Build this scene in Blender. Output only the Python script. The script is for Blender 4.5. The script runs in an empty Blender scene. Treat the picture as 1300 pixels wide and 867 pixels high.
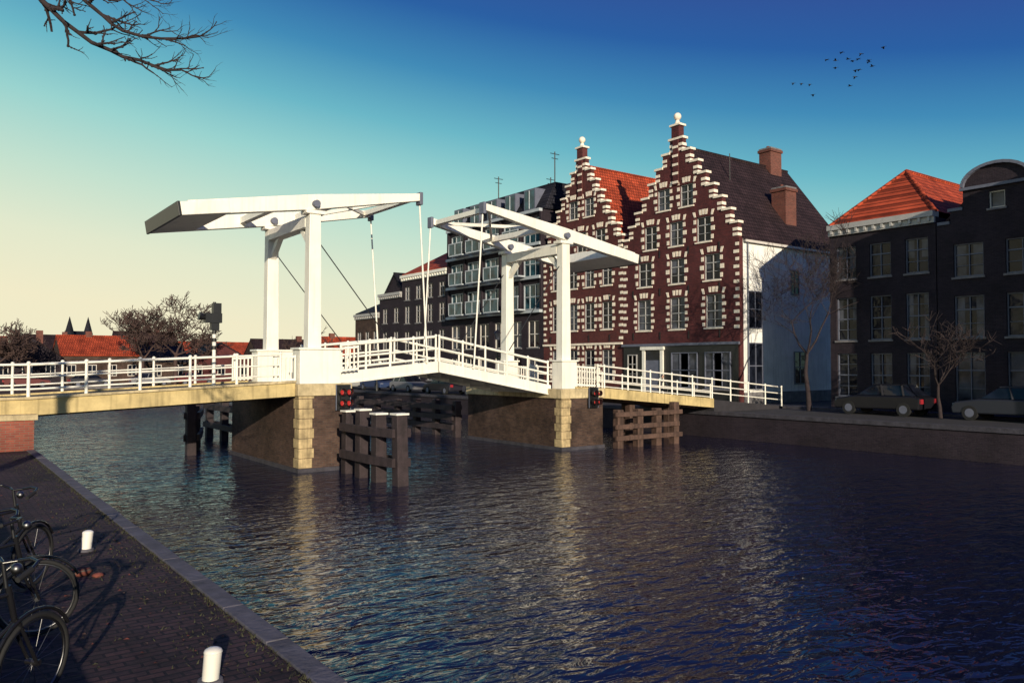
import bpy, bmesh, math, random
from mathutils import Vector, Matrix
D=bpy.data
sc=bpy.context.scene
COL=sc.collection
def s2l(c):
    return tuple(((x/255)/12.92 if x/255<=0.04045 else ((x/255+0.055)/1.055)**2.4) for x in c)
# ---------------------------------------------------------------- materials
def newmat(name):
    m=D.materials.new(name); m.use_nodes=True
    nt=m.node_tree; b=nt.nodes['Principled BSDF']
    return m,nt,b
def mat(name,col,rough=0.7,var=0.25,scale=3.0,bump=0.0,metal=0.0,spec=0.5,bscale=None,streak=0.0):
    m,nt,b=newmat(name)
    N=nt.nodes; L=nt.links
    tc=N.new('ShaderNodeTexCoord')
    n=N.new('ShaderNodeTexNoise'); n.inputs['Scale'].default_value=scale; n.inputs['Detail'].default_value=6; n.inputs['Roughness'].default_value=0.65
    L.new(tc.outputs['Object'],n.inputs['Vector'])
    r=N.new('ShaderNodeMapRange'); r.inputs[1].default_value=0.3; r.inputs[2].default_value=0.7
    r.inputs[3].default_value=1-var; r.inputs[4].default_value=1+var
    L.new(n.outputs['Fac'],r.inputs[0])
    fac=r.outputs[0]
    if streak>0:
        mp=N.new('ShaderNodeMapping'); mp.inputs['Scale'].default_value=(5,5,.35); L.new(tc.outputs['Object'],mp.inputs['Vector'])
        n3=N.new('ShaderNodeTexNoise'); n3.inputs['Scale'].default_value=1.5; n3.inputs['Detail'].default_value=5; L.new(mp.outputs[0],n3.inputs['Vector'])
        r3=N.new('ShaderNodeMapRange'); r3.inputs[1].default_value=.5; r3.inputs[2].default_value=.75; r3.inputs[3].default_value=1; r3.inputs[4].default_value=1-streak
        L.new(n3.outputs['Fac'],r3.inputs[0]); mm=N.new('ShaderNodeMath'); mm.operation='MULTIPLY'; L.new(fac,mm.inputs[0]); L.new(r3.outputs[0],mm.inputs[1]); fac=mm.outputs[0]
    mx=N.new('ShaderNodeVectorMath'); mx.operation='SCALE'; mx.inputs[0].default_value=col
    L.new(fac,mx.inputs['Scale'])
    L.new(mx.outputs[0],b.inputs['Base Color'])
    b.inputs['Roughness'].default_value=rough; b.inputs['Metallic'].default_value=metal
    b.inputs['Specular IOR Level'].default_value=spec
    if bump>0:
        n2=N.new('ShaderNodeTexNoise'); n2.inputs['Scale'].default_value=bscale or scale*6; n2.inputs['Detail'].default_value=4
        L.new(tc.outputs['Object'],n2.inputs['Vector'])
        bp=N.new('ShaderNodeBump'); bp.inputs['Strength'].default_value=bump; bp.inputs['Distance'].default_value=0.03
        L.new(n2.outputs['Fac'],bp.inputs['Height']); L.new(bp.outputs[0],b.inputs['Normal'])
    return m
def brick(name,c1,c2,mortar,bw=0.22,bh=0.065,ground=False,rough=0.85,stain=0.35,bd=.012):
    m,nt,b=newmat(name); N=nt.nodes; L=nt.links
    tc=N.new('ShaderNodeTexCoord'); sp=N.new('ShaderNodeSeparateXYZ'); L.new(tc.outputs['Object'],sp.inputs[0])
    cb=N.new('ShaderNodeCombineXYZ')
    if ground:
        L.new(sp.outputs[0],cb.inputs[0]); L.new(sp.outputs[1],cb.inputs[1])
    else:
        ad=N.new('ShaderNodeMath'); L.new(sp.outputs[0],ad.inputs[0]); L.new(sp.outputs[1],ad.inputs[1])
        L.new(ad.outputs[0],cb.inputs[0]); L.new(sp.outputs[2],cb.inputs[1])
    br=N.new('ShaderNodeTexBrick'); L.new(cb.outputs[0],br.inputs['Vector'])
    br.inputs['Color1'].default_value=(*c1,1); br.inputs['Color2'].default_value=(*c2,1); br.inputs['Mortar'].default_value=(*mortar,1)
    br.inputs['Scale'].default_value=1; br.inputs['Brick Width'].default_value=bw; br.inputs['Row Height'].default_value=bh
    br.inputs['Mortar Size'].default_value=bh*0.12
    n=N.new('ShaderNodeTexNoise'); n.inputs['Scale'].default_value=0.7; n.inputs['Detail'].default_value=10; n.inputs['Roughness'].default_value=0.75
    L.new(tc.outputs['Object'],n.inputs['Vector'])
    r=N.new('ShaderNodeMapRange'); r.inputs[1].default_value=0.3; r.inputs[2].default_value=0.7
    r.inputs[3].default_value=1-stain; r.inputs[4].default_value=1+stain
    L.new(n.outputs['Fac'],r.inputs[0])
    mx=N.new('ShaderNodeVectorMath'); mx.operation='SCALE'
    L.new(br.outputs['Color'],mx.inputs[0]); L.new(r.outputs[0],mx.inputs['Scale']); L.new(mx.outputs[0],b.inputs['Base Color'])
    bp=N.new('ShaderNodeBump'); bp.inputs['Strength'].default_value=0.6; bp.inputs['Distance'].default_value=bd; bp.invert=True
    L.new(br.outputs['Fac'],bp.inputs['Height'])
    n2=N.new('ShaderNodeTexNoise'); n2.inputs['Scale'].default_value=7; n2.inputs['Detail'].default_value=6; L.new(tc.outputs['Object'],n2.inputs['Vector'])
    bp2=N.new('ShaderNodeBump'); bp2.inputs['Strength'].default_value=.5; bp2.inputs['Distance'].default_value=bd*2; L.new(n2.outputs['Fac'],bp2.inputs['Height']); L.new(bp.outputs[0],bp2.inputs['Normal'])
    L.new(bp2.outputs[0],b.inputs['Normal'])
    b.inputs['Roughness'].default_value=rough; b.inputs['Specular IOR Level'].default_value=0.25
    return m
def tiles(name,c):
    m,nt,b=newmat(name); N=nt.nodes; L=nt.links
    tc=N.new('ShaderNodeTexCoord'); sp=N.new('ShaderNodeSeparateXYZ'); L.new(tc.outputs['Object'],sp.inputs[0])
    cb=N.new('ShaderNodeCombineXYZ'); L.new(sp.outputs[0],cb.inputs[0]); L.new(sp.outputs[2],cb.inputs[1])
    br=N.new('ShaderNodeTexBrick'); L.new(cb.outputs[0],br.inputs['Vector'])
    br.inputs['Color1'].default_value=(*[x*1.15 for x in c],1); br.inputs['Color2'].default_value=(*[x*0.75 for x in c],1); br.inputs['Mortar'].default_value=(*[x*0.35 for x in c],1)
    br.inputs['Scale'].default_value=1; br.inputs['Brick Width'].default_value=0.26; br.inputs['Row Height'].default_value=0.27; br.inputs['Mortar Size'].default_value=0.03
    n=N.new('ShaderNodeTexNoise'); n.inputs['Scale'].default_value=0.9; n.inputs['Detail'].default_value=8
    L.new(tc.outputs['Object'],n.inputs['Vector'])
    r=N.new('ShaderNodeMapRange'); r.inputs[1].default_value=0.3; r.inputs[2].default_value=0.7; r.inputs[3].default_value=0.6; r.inputs[4].default_value=1.3
    L.new(n.outputs['Fac'],r.inputs[0])
    mx=N.new('ShaderNodeVectorMath'); mx.operation='SCALE'
    L.new(br.outputs['Color'],mx.inputs[0]); L.new(r.outputs[0],mx.inputs['Scale']); L.new(mx.outputs[0],b.inputs['Base Color'])
    bp=N.new('ShaderNodeBump'); bp.inputs['Strength'].default_value=0.8; bp.inputs['Distance'].default_value=0.03; bp.invert=True
    L.new(br.outputs['Fac'],bp.inputs['Height']); L.new(bp.outputs[0],b.inputs['Normal'])
    b.inputs['Roughness'].default_value=0.8; b.inputs['Specular IOR Level'].default_value=0.2
    return m
def glassm(name,col,rough=0.06,spec=.3):
    m,nt,b=newmat(name); N=nt.nodes; L=nt.links
    b.inputs['Roughness'].default_value=rough; b.inputs['Specular IOR Level'].default_value=spec
    tc=N.new('ShaderNodeTexCoord'); n=N.new('ShaderNodeTexNoise'); n.inputs['Scale'].default_value=1.3
    L.new(tc.outputs['Object'],n.inputs['Vector'])
    mx=N.new('ShaderNodeVectorMath'); mx.operation='SCALE'; mx.inputs[0].default_value=col
    r=N.new('ShaderNodeMapRange'); r.inputs[1].default_value=0.3; r.inputs[2].default_value=0.7; r.inputs[3].default_value=0.3; r.inputs[4].default_value=1.8
    L.new(n.outputs['Fac'],r.inputs[0]); L.new(r.outputs[0],mx.inputs['Scale']); L.new(mx.outputs[0],b.inputs['Base Color'])
    bp=N.new('ShaderNodeBump'); bp.inputs['Strength'].default_value=0.25; bp.inputs['Distance'].default_value=0.05
    L.new(n.outputs['Fac'],bp.inputs['Height']); L.new(bp.outputs[0],b.inputs['Normal'])
    return m
M={}
M['brick_red']=brick('red_brick',(0.115,0.025,0.026),(0.07,0.017,0.02),(0.09,0.045,0.045))
M['brick_red2']=brick('red_brick_b',(0.125,0.029,0.026),(0.078,0.02,0.021),(0.09,0.05,0.048))
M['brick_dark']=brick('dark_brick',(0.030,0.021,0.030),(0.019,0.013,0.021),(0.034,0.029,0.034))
M['brick_brown']=brick('brown_brick',(0.085,0.048,0.036),(0.05,0.028,0.025),(0.07,0.058,0.05),stain=0.75,bd=.02)
M['brick_abut']=brick('abutment_brick',(0.28,0.075,0.05),(0.19,0.05,0.038),(0.18,0.12,0.09))
M['brick_chim']=brick('chimney_brick',(0.20,0.06,0.045),(0.13,0.042,0.035),(0.14,0.1,0.08))
M['paving']=brick('quay_paving',(0.075,0.042,0.046),(0.042,0.027,0.033),(0.016,0.013,0.02),bw=0.21,bh=0.10,ground=True,stain=0.65,bd=.02)
M['stone']=mat('sandstone',(0.52,0.42,0.25),0.85,0.35,2.0,0.4,streak=.4)
M['stone_q']=mat('weathered_quoin',(0.46,0.35,0.19),0.85,0.45,3.0,0.6,streak=.5)
M['stone_grey']=mat('grey_stone',(0.17,0.16,0.17),0.85,0.35,2.5,0.4)
M['stone_dark']=mat('dark_kerb_stone',(0.10,0.095,0.115),0.85,0.45,2.5,0.5)
M['stone_black']=mat('wet_and_shade_dark_stone',(0.045,0.042,0.055),0.9,0.45,2.5,0.5)  # right quay coping and pavement shade put into colour; also wet pier ledge
M['trimwhite']=mat('white_stone_block',(0.88,0.77,0.64),0.7,0.18,4)
M['white']=mat('white_paint',(0.85,0.82,0.74),0.45,0.07,1.2,0.05,streak=.14)
M['white_b']=mat('white_plaster',(0.80,0.79,0.76),0.8,0.14,0.8,0.2,streak=.22)
M['cream']=mat('yellow_concrete',(0.54,0.42,0.20),0.8,0.28,1.5,0.3,streak=.45)
M['frame']=mat('window_frame_paint',(0.62,0.58,0.54),0.5,0.08,3)
M['frame_m']=mat('window_frame_grey',(0.38,0.37,0.37),0.5,0.1,3)
M['frame_d']=mat('dark_blue_grey_frame',(0.12,0.13,0.18),0.6,0.15,3)  # even blue-grey, darker and bluer than the other frame paints
M['glass']=glassm('window_glass',(0.008,0.010,0.018),.06,.25)
M['glass_c']=glassm('curtained_glass',(0.055,0.06,0.08),0.15)
M['glass_t']=glassm('teal_glass',(0.02,0.06,0.08),0.05,.45)
M['roof_red']=tiles('red_roof_tile',(0.46,0.075,0.032))
M['roof_brown']=tiles('brown_roof_tile',(0.038,0.022,0.025))
M['roof_slate']=tiles('slate_roof',(0.022,0.022,0.032))
M['black']=mat('black_paint',(0.012,0.012,0.014),0.4,0.2,3)
M['black_m']=mat('black_tube',(0.01,0.01,0.012),0.25,0.2,3)
M['rubber']=mat('tyre_rubber',(0.012,0.012,0.013),0.8,0.2,6)
M['chrome']=mat('dull_metal',(0.16,0.16,0.17),0.4,0.2,3,metal=1.0)
M['wood_d']=mat('tarred_timber',(0.032,0.021,0.025),0.8,0.5,2.5,0.6,streak=.5)
M['wood_b']=mat('brown_timber',(0.095,0.054,0.042),0.8,0.45,2.5,0.6,streak=.6)
M['bark']=mat('dark_bark',(0.028,0.018,0.020),0.9,0.4,6,0.5)
M['bark_b']=mat('brown_bark',(0.062,0.036,0.032),0.9,0.3,1)
M['asphalt']=mat('asphalt',(0.026,0.024,0.031),0.9,0.3,2,0.4)
M['earth']=mat('earth_ground',(0.035,0.03,0.03),0.95,0.4,0.2)
M['red_l']=mat('red_lens',(0.36,0.02,0.02),0.3,0.05)
M['red_p']=mat('red_plastic',(0.3,0.02,0.03),0.4,0.1)
M['panel']=mat('pale_cladding',(0.42,0.46,0.50),0.6,0.12,2)
M['skin']=mat('skin',(0.45,0.27,0.2),0.6,0.05)
M['cloth']=mat('dark_cloth',(0.03,0.035,0.05),0.9,0.3,9)
M['cloth_b']=mat('blue_cloth',(0.06,0.09,0.16),0.9,0.3,9)
M['moss']=mat('mossy_grass',(0.05,0.05,0.025),0.95,0.5,9,0.8)
# ---------------------------------------------------------------- builder
class G:
    def __init__(s,name,loc=(0,0,0),rz=0.0):
        s.e=D.objects.new(name,None); COL.objects.link(s.e); s.e.location=loc; s.e.rotation_euler=(0,0,rz); s.e.empty_display_size=0.2
        s.p={}
    def part(s,part):
        if part not in s.p: s.p[part]=[[],[],[],[]]
        return s.p[part]
    def poly(s,part,m,vs,fs,smooth=False):
        P=s.part(part); o=len(P[0]); P[0].extend([tuple(v) for v in vs])
        if m not in P[3]: P[3].append(m)
        mi=P[3].index(m)
        for f in fs: P[1].append(tuple(i+o for i in f)); P[2].append((mi,smooth))
    def box(s,part,m,x0,x1,y0,y1,z0,z1):
        if x0>x1:x0,x1=x1,x0
        if y0>y1:y0,y1=y1,y0
        if z0>z1:z0,z1=z1,z0
        v=[(x0,y0,z0),(x1,y0,z0),(x1,y1,z0),(x0,y1,z0),(x0,y0,z1),(x1,y0,z1),(x1,y1,z1),(x0,y1,z1)]
        s.poly(part,m,v,[(0,3,2,1),(4,5,6,7),(0,1,5,4),(1,2,6,5),(2,3,7,6),(3,0,4,7)])
    def beam(s,part,m,a,b,w,h,w2=None,h2=None):
        a=Vector(a);b=Vector(b); d=(b-a).normalized(); up=Vector((0,0,1))
        if abs(d.z)>0.97: up=Vector((0,1,0))
        r=d.cross(up).normalized(); u=r.cross(d).normalized()
        w2=w if w2 is None else w2; h2=h if h2 is None else h2
        vs=[]
        for p,ww,hh in((a,w,h),(b,w2,h2)):
            for i,j in((-1,-1),(1,-1),(1,1),(-1,1)): vs.append(p+r*i*ww/2+u*j*hh/2)
        s.poly(part,m,vs,[(0,1,2,3),(7,6,5,4),(0,4,5,1),(1,5,6,2),(2,6,7,3),(3,7,4,0)])
    def cyl(s,part,m,a,b,r,r2=None,n=10,caps=True):
        a=Vector(a);b=Vector(b); r2=r if r2 is None else r2
        d=b-a
        if d.length<1e-6: return
        d.normalize(); up=Vector((0,0,1)) if abs(d.z)<0.95 else Vector((1,0,0))
        x=d.cross(up).normalized(); y=d.cross(x)
        vs=[]
        for p,rr in((a,r),(b,r2)):
            for i in range(n):
                t=2*math.pi*i/n; vs.append(p+x*math.cos(t)*rr+y*math.sin(t)*rr)
        fs=[(i,(i+1)%n,n+(i+1)%n,n+i) for i in range(n)]
        s.poly(part,m,vs,fs,n>5)
        if caps: s.poly(part,m,vs,[tuple(range(n-1,-1,-1)),tuple(range(n,2*n))])
    def tube(s,part,m,pts,r,n=8):
        for i in range(len(pts)-1): s.cyl(part,m,pts[i],pts[i+1],r,r,n)
    def sph(s,part,m,c,rx,ry=None,rz=None,n=10,k=7):
        ry=ry or rx; rz=rz or rx; vs=[];fs=[]
        for j in range(k+1):
            ph=math.pi*j/k
            for i in range(n):
                t=2*math.pi*i/n
                vs.append((c[0]+rx*math.sin(ph)*math.cos(t),c[1]+ry*math.sin(ph)*math.sin(t),c[2]+rz*math.cos(ph)))
        for j in range(k):
            for i in range(n): fs.append((j*n+i,j*n+(i+1)%n,(j+1)*n+(i+1)%n,(j+1)*n+i))
        s.poly(part,m,vs,fs,True)
    def torus(s,part,m,c,axis,R,r,n=28,k=6):
        c=Vector(c); ax=Vector(axis).normalized(); up=Vector((0,0,1)); 
        if abs(ax.z)>.9: up=Vector((1,0,0))
        x=ax.cross(up).normalized(); y=ax.cross(x); vs=[];fs=[]
        for i in range(n):
            t=2*math.pi*i/n; dr=x*math.cos(t)+y*math.sin(t)
            for j in range(k):
                u=2*math.pi*j/k; vs.append(c+dr*(R+r*math.cos(u))+ax*r*math.sin(u))
        for i in range(n):
            for j in range(k): fs.append((i*k+j,i*k+(j+1)%k,((i+1)%n)*k+(j+1)%k,((i+1)%n)*k+j))
        s.poly(part,m,vs,fs,True)
    def done(s,bevel=None):
        for part,(vs,fs,fm,ms) in s.p.items():
            me=D.meshes.new(part); me.from_pydata([tuple(v) for v in vs],[],fs)
            for m in ms: me.materials.append(M[m])
            me.polygons.foreach_set('material_index',[a for a,b in fm])
            me.polygons.foreach_set('use_smooth',[b for a,b in fm])
            bm=bmesh.new(); bm.from_mesh(me); bmesh.ops.recalc_face_normals(bm,faces=bm.faces); bm.to_mesh(me); bm.free()
            o=D.objects.new(part,me); COL.objects.link(o); o.parent=s.e
            if bevel and part in bevel:
                b=o.modifiers.new('b','BEVEL'); b.width=bevel[part]; b.segments=2; b.limit_method='ANGLE'
        return s
def facade(g,part,m,xf,rects,holes,th=0.35):
    ys=sorted({round(v,4) for r in rects+holes for v in r[:2]}); zs=sorted({round(v,4) for r in rects+holes for v in r[2:]})
    ny,nz=len(ys)-1,len(zs)-1
    def ins(y,z,L): return any(a<y<b and c<z<d for a,b,c,d in L)
    F=[[False]*nz for _ in range(ny)]
    for i in range(ny):
        for j in range(nz):
            y=(ys[i]+ys[i+1])/2; z=(zs[j]+zs[j+1])/2
            F[i][j]=ins(y,z,rects) and not ins(y,z,holes)
    def f(i,j): return 0<=i<ny and 0<=j<nz and F[i][j]
    vs=[];fs=[]
    def q(*p): o=len(vs); vs.extend(p); fs.append((o,o+1,o+2,o+3))
    x0,x1=xf,xf+th
    for i in range(ny):
        for j in range(nz):
            if not F[i][j]: continue
            a,b,c,d=ys[i],ys[i+1],zs[j],zs[j+1]
            q((x0,b,c),(x0,a,c),(x0,a,d),(x0,b,d)); q((x1,a,c),(x1,b,c),(x1,b,d),(x1,a,d))
            if not f(i-1,j): q((x0,a,c),(x1,a,c),(x1,a,d),(x0,a,d))
            if not f(i+1,j): q((x1,b,c),(x0,b,c),(x0,b,d),(x1,b,d))
            if not f(i,j-1): q((x0,a,c),(x0,b,c),(x1,b,c),(x1,a,c))
            if not f(i,j+1): q((x0,a,d),(x1,a,d),(x1,b,d),(x0,b,d))
    g.poly(part,m,vs,fs)
rnd=random.Random(5)
def window(g,xf,yc,z0,w,h,cols=2,rows=3,fm='frame_m',gm=None,tooth=None,sill=True,arch=False,fr=0.06):
    gm=gm or rnd.choice(['glass']*6+['glass_c'])
    y0,y1=yc-w/2,yc+w/2; z1=z0+h
    gx=xf+.19
    g.poly('window_glass',gm,[(gx,y0,z0),(gx,y1,z0),(gx,y1,z1),(gx,y0,z1)],[(0,1,2,3)])
    a,b=xf+.10,xf+.18
    if rnd.random()<.35 and gm!='glass_t':
        k=rnd.uniform(.2,.35)*w; zz=z0+h*rnd.choice([.0,.45])
        g.box('curtains','glass_c',xf+.183,xf+.188,y0+fr,y0+fr+k,zz,z1-fr); g.box('curtains','glass_c',xf+.183,xf+.188,y1-fr-k,y1-fr,zz,z1-fr)
    g.box('window_frames',fm,a,b,y0,y0+fr,z0,z1); g.box('window_frames',fm,a,b,y1-fr,y1,z0,z1)
    g.box('window_frames',fm,a,b,y0+fr,y1-fr,z0,z0+fr); g.box('window_frames',fm,a,b,y0+fr,y1-fr,z1-fr,z1)
    for c in range(1,cols):
        y=y0+w*c/cols; g.box('window_frames',fm,a+.02,b+.003,y-.02,y+.02,z0+fr,z1-fr)
    for r in range(1,rows):
        z=z0+h*r/rows; t=.032 if r==rows//2+rows%2 else .014
        g.box('window_frames',fm,a+.023,b+.002,y0+fr,y1-fr,z-t,z+t)
    if sill: g.box('sills','trimwhite' if tooth else 'stone_grey',xf-.07,xf+.04,y0-.08,y1+.08,z0-.10,z0-.003)
    if tooth:
        n=max(3,int(h/0.42)); st=h/n
        for k in range(n):
            zz=z0+st*k+st*.22
            wd=.30 if k%2 else .20
            g.box('stone_blocks','trimwhite',xf-.025,xf+.045,y0-wd,y0-.002,zz,zz+st*.52)
            g.box('stone_blocks','trimwhite',xf-.025,xf+.045,y1+.002,y1+wd,zz,zz+st*.52)
        nv=7
        for k in range(nv):
            t=(k/(nv-1)-.5)*2
            if k%2==0 or k==3:
                yy=yc+t*(w/2+.08); tl=.05*t
                bz=z1+.03+(1-t*t)*.10
                x0,x1=xf-.03,xf+.02
                vs=[(x0,yy-.075,bz),(x0,yy+.075,bz),(x0,yy+.10+tl*2,bz+.34),(x0,yy-.10+tl*2,bz+.34)]
                vs+= [(x1,v[1],v[2]) for v in vs]
                g.poly('stone_blocks','trimwhite',vs,[(0,1,2,3),(7,6,5,4),(0,4,5,1),(1,5,6,2),(2,6,7,3),(3,7,4,0)])
    return (y0,y1,z0,z1)
ZG=-2.4
def gable_roof(g,m,x0,x1,y0,y1,ze,zr,ov=0.15,axis='x'):
    if axis=='x':
        yc=(y0+y1)/2; t=.14
        for a in (-1,1):
            ye=yc+a*((y1-y0)/2+ov); zz=ze-ov*(zr-ze)/((y1-y0)/2)
            v=[(x0,ye,zz),(x1,ye,zz),(x1,yc,zr),(x0,yc,zr),(x0,ye,zz+t),(x1,ye,zz+t),(x1,yc,zr+t),(x0,yc,zr+t)]
            g.poly('roof',m,v,[(0,3,2,1),(4,5,6,7),(0,1,5,4),(1,2,6,5),(2,3,7,6),(3,0,4,7)])
        g.cyl('roof_ridge',m,(x0,yc,zr+t),(x1,yc,zr+t),.11,n=8)
    else:
        xc=(x0+x1)/2; t=.14
        for a in (-1,1):
            xe=xc+a*((x1-x0)/2+ov); zz=ze-ov*(zr-ze)/((x1-x0)/2)
            v=[(xe,y0,zz),(xe,y1,zz),(xc,y1,zr),(xc,y0,zr),(xe,y0,zz+t),(xe,y1,zz+t),(xc,y1,zr+t),(xc,y0,zr+t)]
            g.poly('roof',m,v,[(0,3,2,1),(4,5,6,7),(0,1,5,4),(1,2,6,5),(2,3,7,6),(3,0,4,7)])
        g.cyl('roof_ridge',m,(xc,y0,zr+t),(xc,y1,zr+t),.1,n=8)
XF=40.0
def step_house(name,y0,y1,ze,ztop,zr,xb,roofm,bm_,side,wins,steps=8):
    g=G(name); yc=(y0+y1)/2; hw=(y1-y0)/2
    rects=[(y0,y1,ZG-.3,ze)]; dz=(ztop-ze)/steps
    ws=[hw-(hw-.55)*i/(steps-1)-0.0 for i in range(steps)]
    ws[0]=hw-.1
    for i in range(steps):
        rects.append((yc-ws[i],yc+ws[i],ze+dz*i,ze+dz*(i+1)))
    holes=[]
    for (wy,z0,w,h,c,r) in wins:
        holes.append(window(g,XF,wy,z0,w,h,c,r,tooth=True))
    facade(g,'facade',bm_,XF,rects,holes)
    for i in range(steps):
        zt=ze+dz*(i+1); wn=ws[i+1] if i+1<steps else 0
        for s_ in(-1,1):
            a=yc+s_*(wn-.02 if wn else 0); b=yc+s_*(ws[i]+.10)
            g.box('step_caps','trimwhite',XF-.08,XF+.43,a,b,zt+.002,zt+.15)
            for q in (0.12,0.48):
                a=yc+s_*(ws[i]-.36); b=yc+s_*(ws[i]+.02)
                zz=ze+dz*(i+q)
                g.box('stone_blocks','trimwhite',XF-.03,XF+.37,a,b,zz,zz+dz*.21)
    z=ze-.5;k=0
    while z>1.8:
        for s_ in(-1,1): g.box('stone_blocks','trimwhite',XF-.027,XF+.03,yc+s_*(hw-.02),yc+s_*(hw-(.42 if k%2 else .28)),z,z+.2)
        z-=.46;k+=1
    zt=ztop+.15
    g.box('pinnacle',bm_,XF-.1,XF+.4,yc-.32,yc+.32,zt,zt+.75)
    g.box('pinnacle','trimwhite',XF-.18,XF+.48,yc-.45,yc+.45,zt+.752,zt+.88)
    g.cyl('pinnacle','trimwhite',(XF+.15,yc,zt+.88),(XF+.15,yc,zt+1.2),.22,.10)
    g.sph('pinnacle','trimwhite',(XF+.15,yc,zt+1.42),.26)
    g.box('pilaster',bm_,XF-.10,XF-.003,yc-.22,yc+.22,ze+dz*4.6,ztop-.01)
    for k in range(5):
        zz=ze+dz*4.7+k*(ztop-ze-dz*4.7)/5
        g.box('pilaster','trimwhite',XF-.13,XF-.102,yc-.24,yc+.24,zz,zz+.16)
    for zz in(1.95,4.9,7.45):
        for i in range(4):
            yy=y0+(y1-y0)*(i+.5)/4+.25
            g.box('wall_anchors','black',XF-.05,XF-.003,yy-.03,yy+.03,zz-.25,zz+.25)
    g.box('side_walls',side,XF+.353,xb,y0+.02,y0+.3,ZG-.3,ze-.05)
    g.box('side_walls',bm_,XF+.353,xb,y1-.3,y1-.02,ZG-.3,ze-.05)
    g.box('back_wall',bm_,xb-.3,xb-.002,y0+.302,y1-.302,ZG-.3,ze-.05)
    g.poly('back_wall',bm_,[(xb-.1,y0+.1,ze-.05),(xb-.1,y1-.1,ze-.05),(xb-.1,yc,zr-.05)],[(0,1,2)])
    gable_roof(g,roofm,XF+.36,xb+.1,y0,y1,ze,zr)
    g.box('gutter','frame',XF+.36,xb,y0-.24,y0-.12,ze-.28,ze-.14)
    return g
Y0,Y1=30.6,40.6
W=[]
yc=35.6
for y in(34.75,36.75): W.append((y,10.35,1.15,1.45,2,3))
for y in(33.35,35.65,37.95): W.append((y,7.85,1.2,1.6,2,3))
for y in(32.7,35.6,38.5): W.append((y,5.35,1.3,1.65,2,3))
for y in(32.6,35.6,38.6): W.append((y,2.35,1.35,2.1,2,4))
gh=step_house('step_gabled_house',Y0,Y1,7.8,14.9,14.4,52.2,'roof_brown','brick_red','white_b',W,steps=8)
g=gh
g.box('shopfront','black',XF-.09,XF-.003,Y0+.1,Y1-.1,ZG,1.25)
g.box('shopfront','frame_d',XF-.22,XF-.003,Y0,Y1,1.252,1.42)
for y,w in((32.2,2.0),(34.9,2.2)):
    window(g,XF-.28,y,-1.5,w,2.3,3,2,gm='glass',fm='frame_d')
window(g,XF-.28,39.6,-1.3,.9,2.0,2,3,gm='glass')
g.box('door_portal','white',XF-.22,XF-.10,36.7,36.95,ZG,1.0); g.box('door_portal','white',XF-.22,XF-.10,38.35,38.6,ZG,1.0)
g.box('door_portal','white',XF-.30,XF-.10,36.6,38.7,1.003,1.22)
g.box('door_leaf','frame_d',XF-.14,XF-.10,36.95,38.35,ZG,.3)
g.poly('door_leaf','glass',[(XF-.13,36.95,.3),(XF-.13,38.35,.3),(XF-.13,38.35,1.0),(XF-.13,36.95,1.0)],[(0,1,2,3)])
g.box('door_portal','stone_grey',XF-1.0,XF-.23,36.6,38.7,ZG,ZG+.18)
def side_window(g,x,yf,z0,w,h):
    g.poly('window_glass','glass',[(x-w/2,yf-.012,z0),(x+w/2,yf-.012,z0),(x+w/2,yf-.012,z0+h),(x-w/2,yf-.012,z0+h)],[(0,1,2,3)])
    for a,b in((x-w/2-.06,x-w/2),(x+w/2,x+w/2+.06),(x-.025,x+.025)): g.box('window_frames','frame_d',a,b,yf-.06,yf+.0,z0,z0+h)
    for zz in(z0-.07,z0+h,z0+h*.5): g.box('window_frames','frame_d',x-w/2-.06,x+w/2+.06,yf-.063,yf+.0,zz,zz+.06)
side_window(g,41.5,Y0+.02,2.3,1.3,2.2); side_window(g,41.5,Y0+.02,-1.5,1.3,2.8); side_window(g,45.7,Y0+.02,4.6,.8,1.5)
side_window(g,46.2,Y0+.02,-1.2,1.2,2.0)
g.cyl('downpipe','frame_d',(40.75,Y0-.06,ZG),(40.75,Y0-.06,7.5),.05,n=8)
g.box('plinth','stone_grey',40.36,52,Y0-.05,Y0+.018,ZG,ZG+.7)
def chimney(g,x0,x1,y0,y1,z0,z1):
    g.box('chimney','brick_chim',x0,x1,y0,y1,z0,z1); g.box('chimney','brick_chim',x0-.08,x1+.08,y0-.08,y1+.08,z1+.002,z1+.2)
    g.box('chimney','stone_grey',x0-.02,x1+.02,y0-.02,y1+.02,z1+.202,z1+.32)
    for k in range(2):
        xx=x0+(x1-x0)*(.3+.4*k); g.cyl('chimney','brick_chim',(xx,(y0+y1)/2,z1+.32),(xx,(y0+y1)/2,z1+.5),.13,.11)
chimney(g,49.6,50.9,35.1,36.1,13,15.6); chimney(g,46.4,47.6,31.7,32.8,8.6,11.7)
g.cyl('roof_mast','black',(43.5,34,12),(43.5,34,14.2),.03)
g.done()
Y0,Y1=40.62,49.6; yc=45.1
W=[]
W.append((44.2,11.1,1.1,1.4,2,3)); W.append((46.0,11.1,1.1,1.4,2,3))
for y in(43.0,45.1,47.2): W.append((y,8.5,1.15,1.5,2,3))
for y in(42.3,44.2,46.1,48.0): W.append((y,5.8,1.1,1.6,2,3))
for y in(42.3,44.2,46.1,48.0): W.append((y,2.6,1.15,2.0,2,4))
for y in(42.3,44.2,46.1,48.0): W.append((y,-1.2,1.15,2.3,2,4))
g=step_house('step_gabled_house',Y0,Y1,8.3,15.5,15.0,52,'roof_red','brick_red2','brick_brown',W,steps=8)
g.box('cornice_band','trimwhite',XF-.12,XF-.003,Y0+.05,Y1,1.45,1.60)
g.done()
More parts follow.
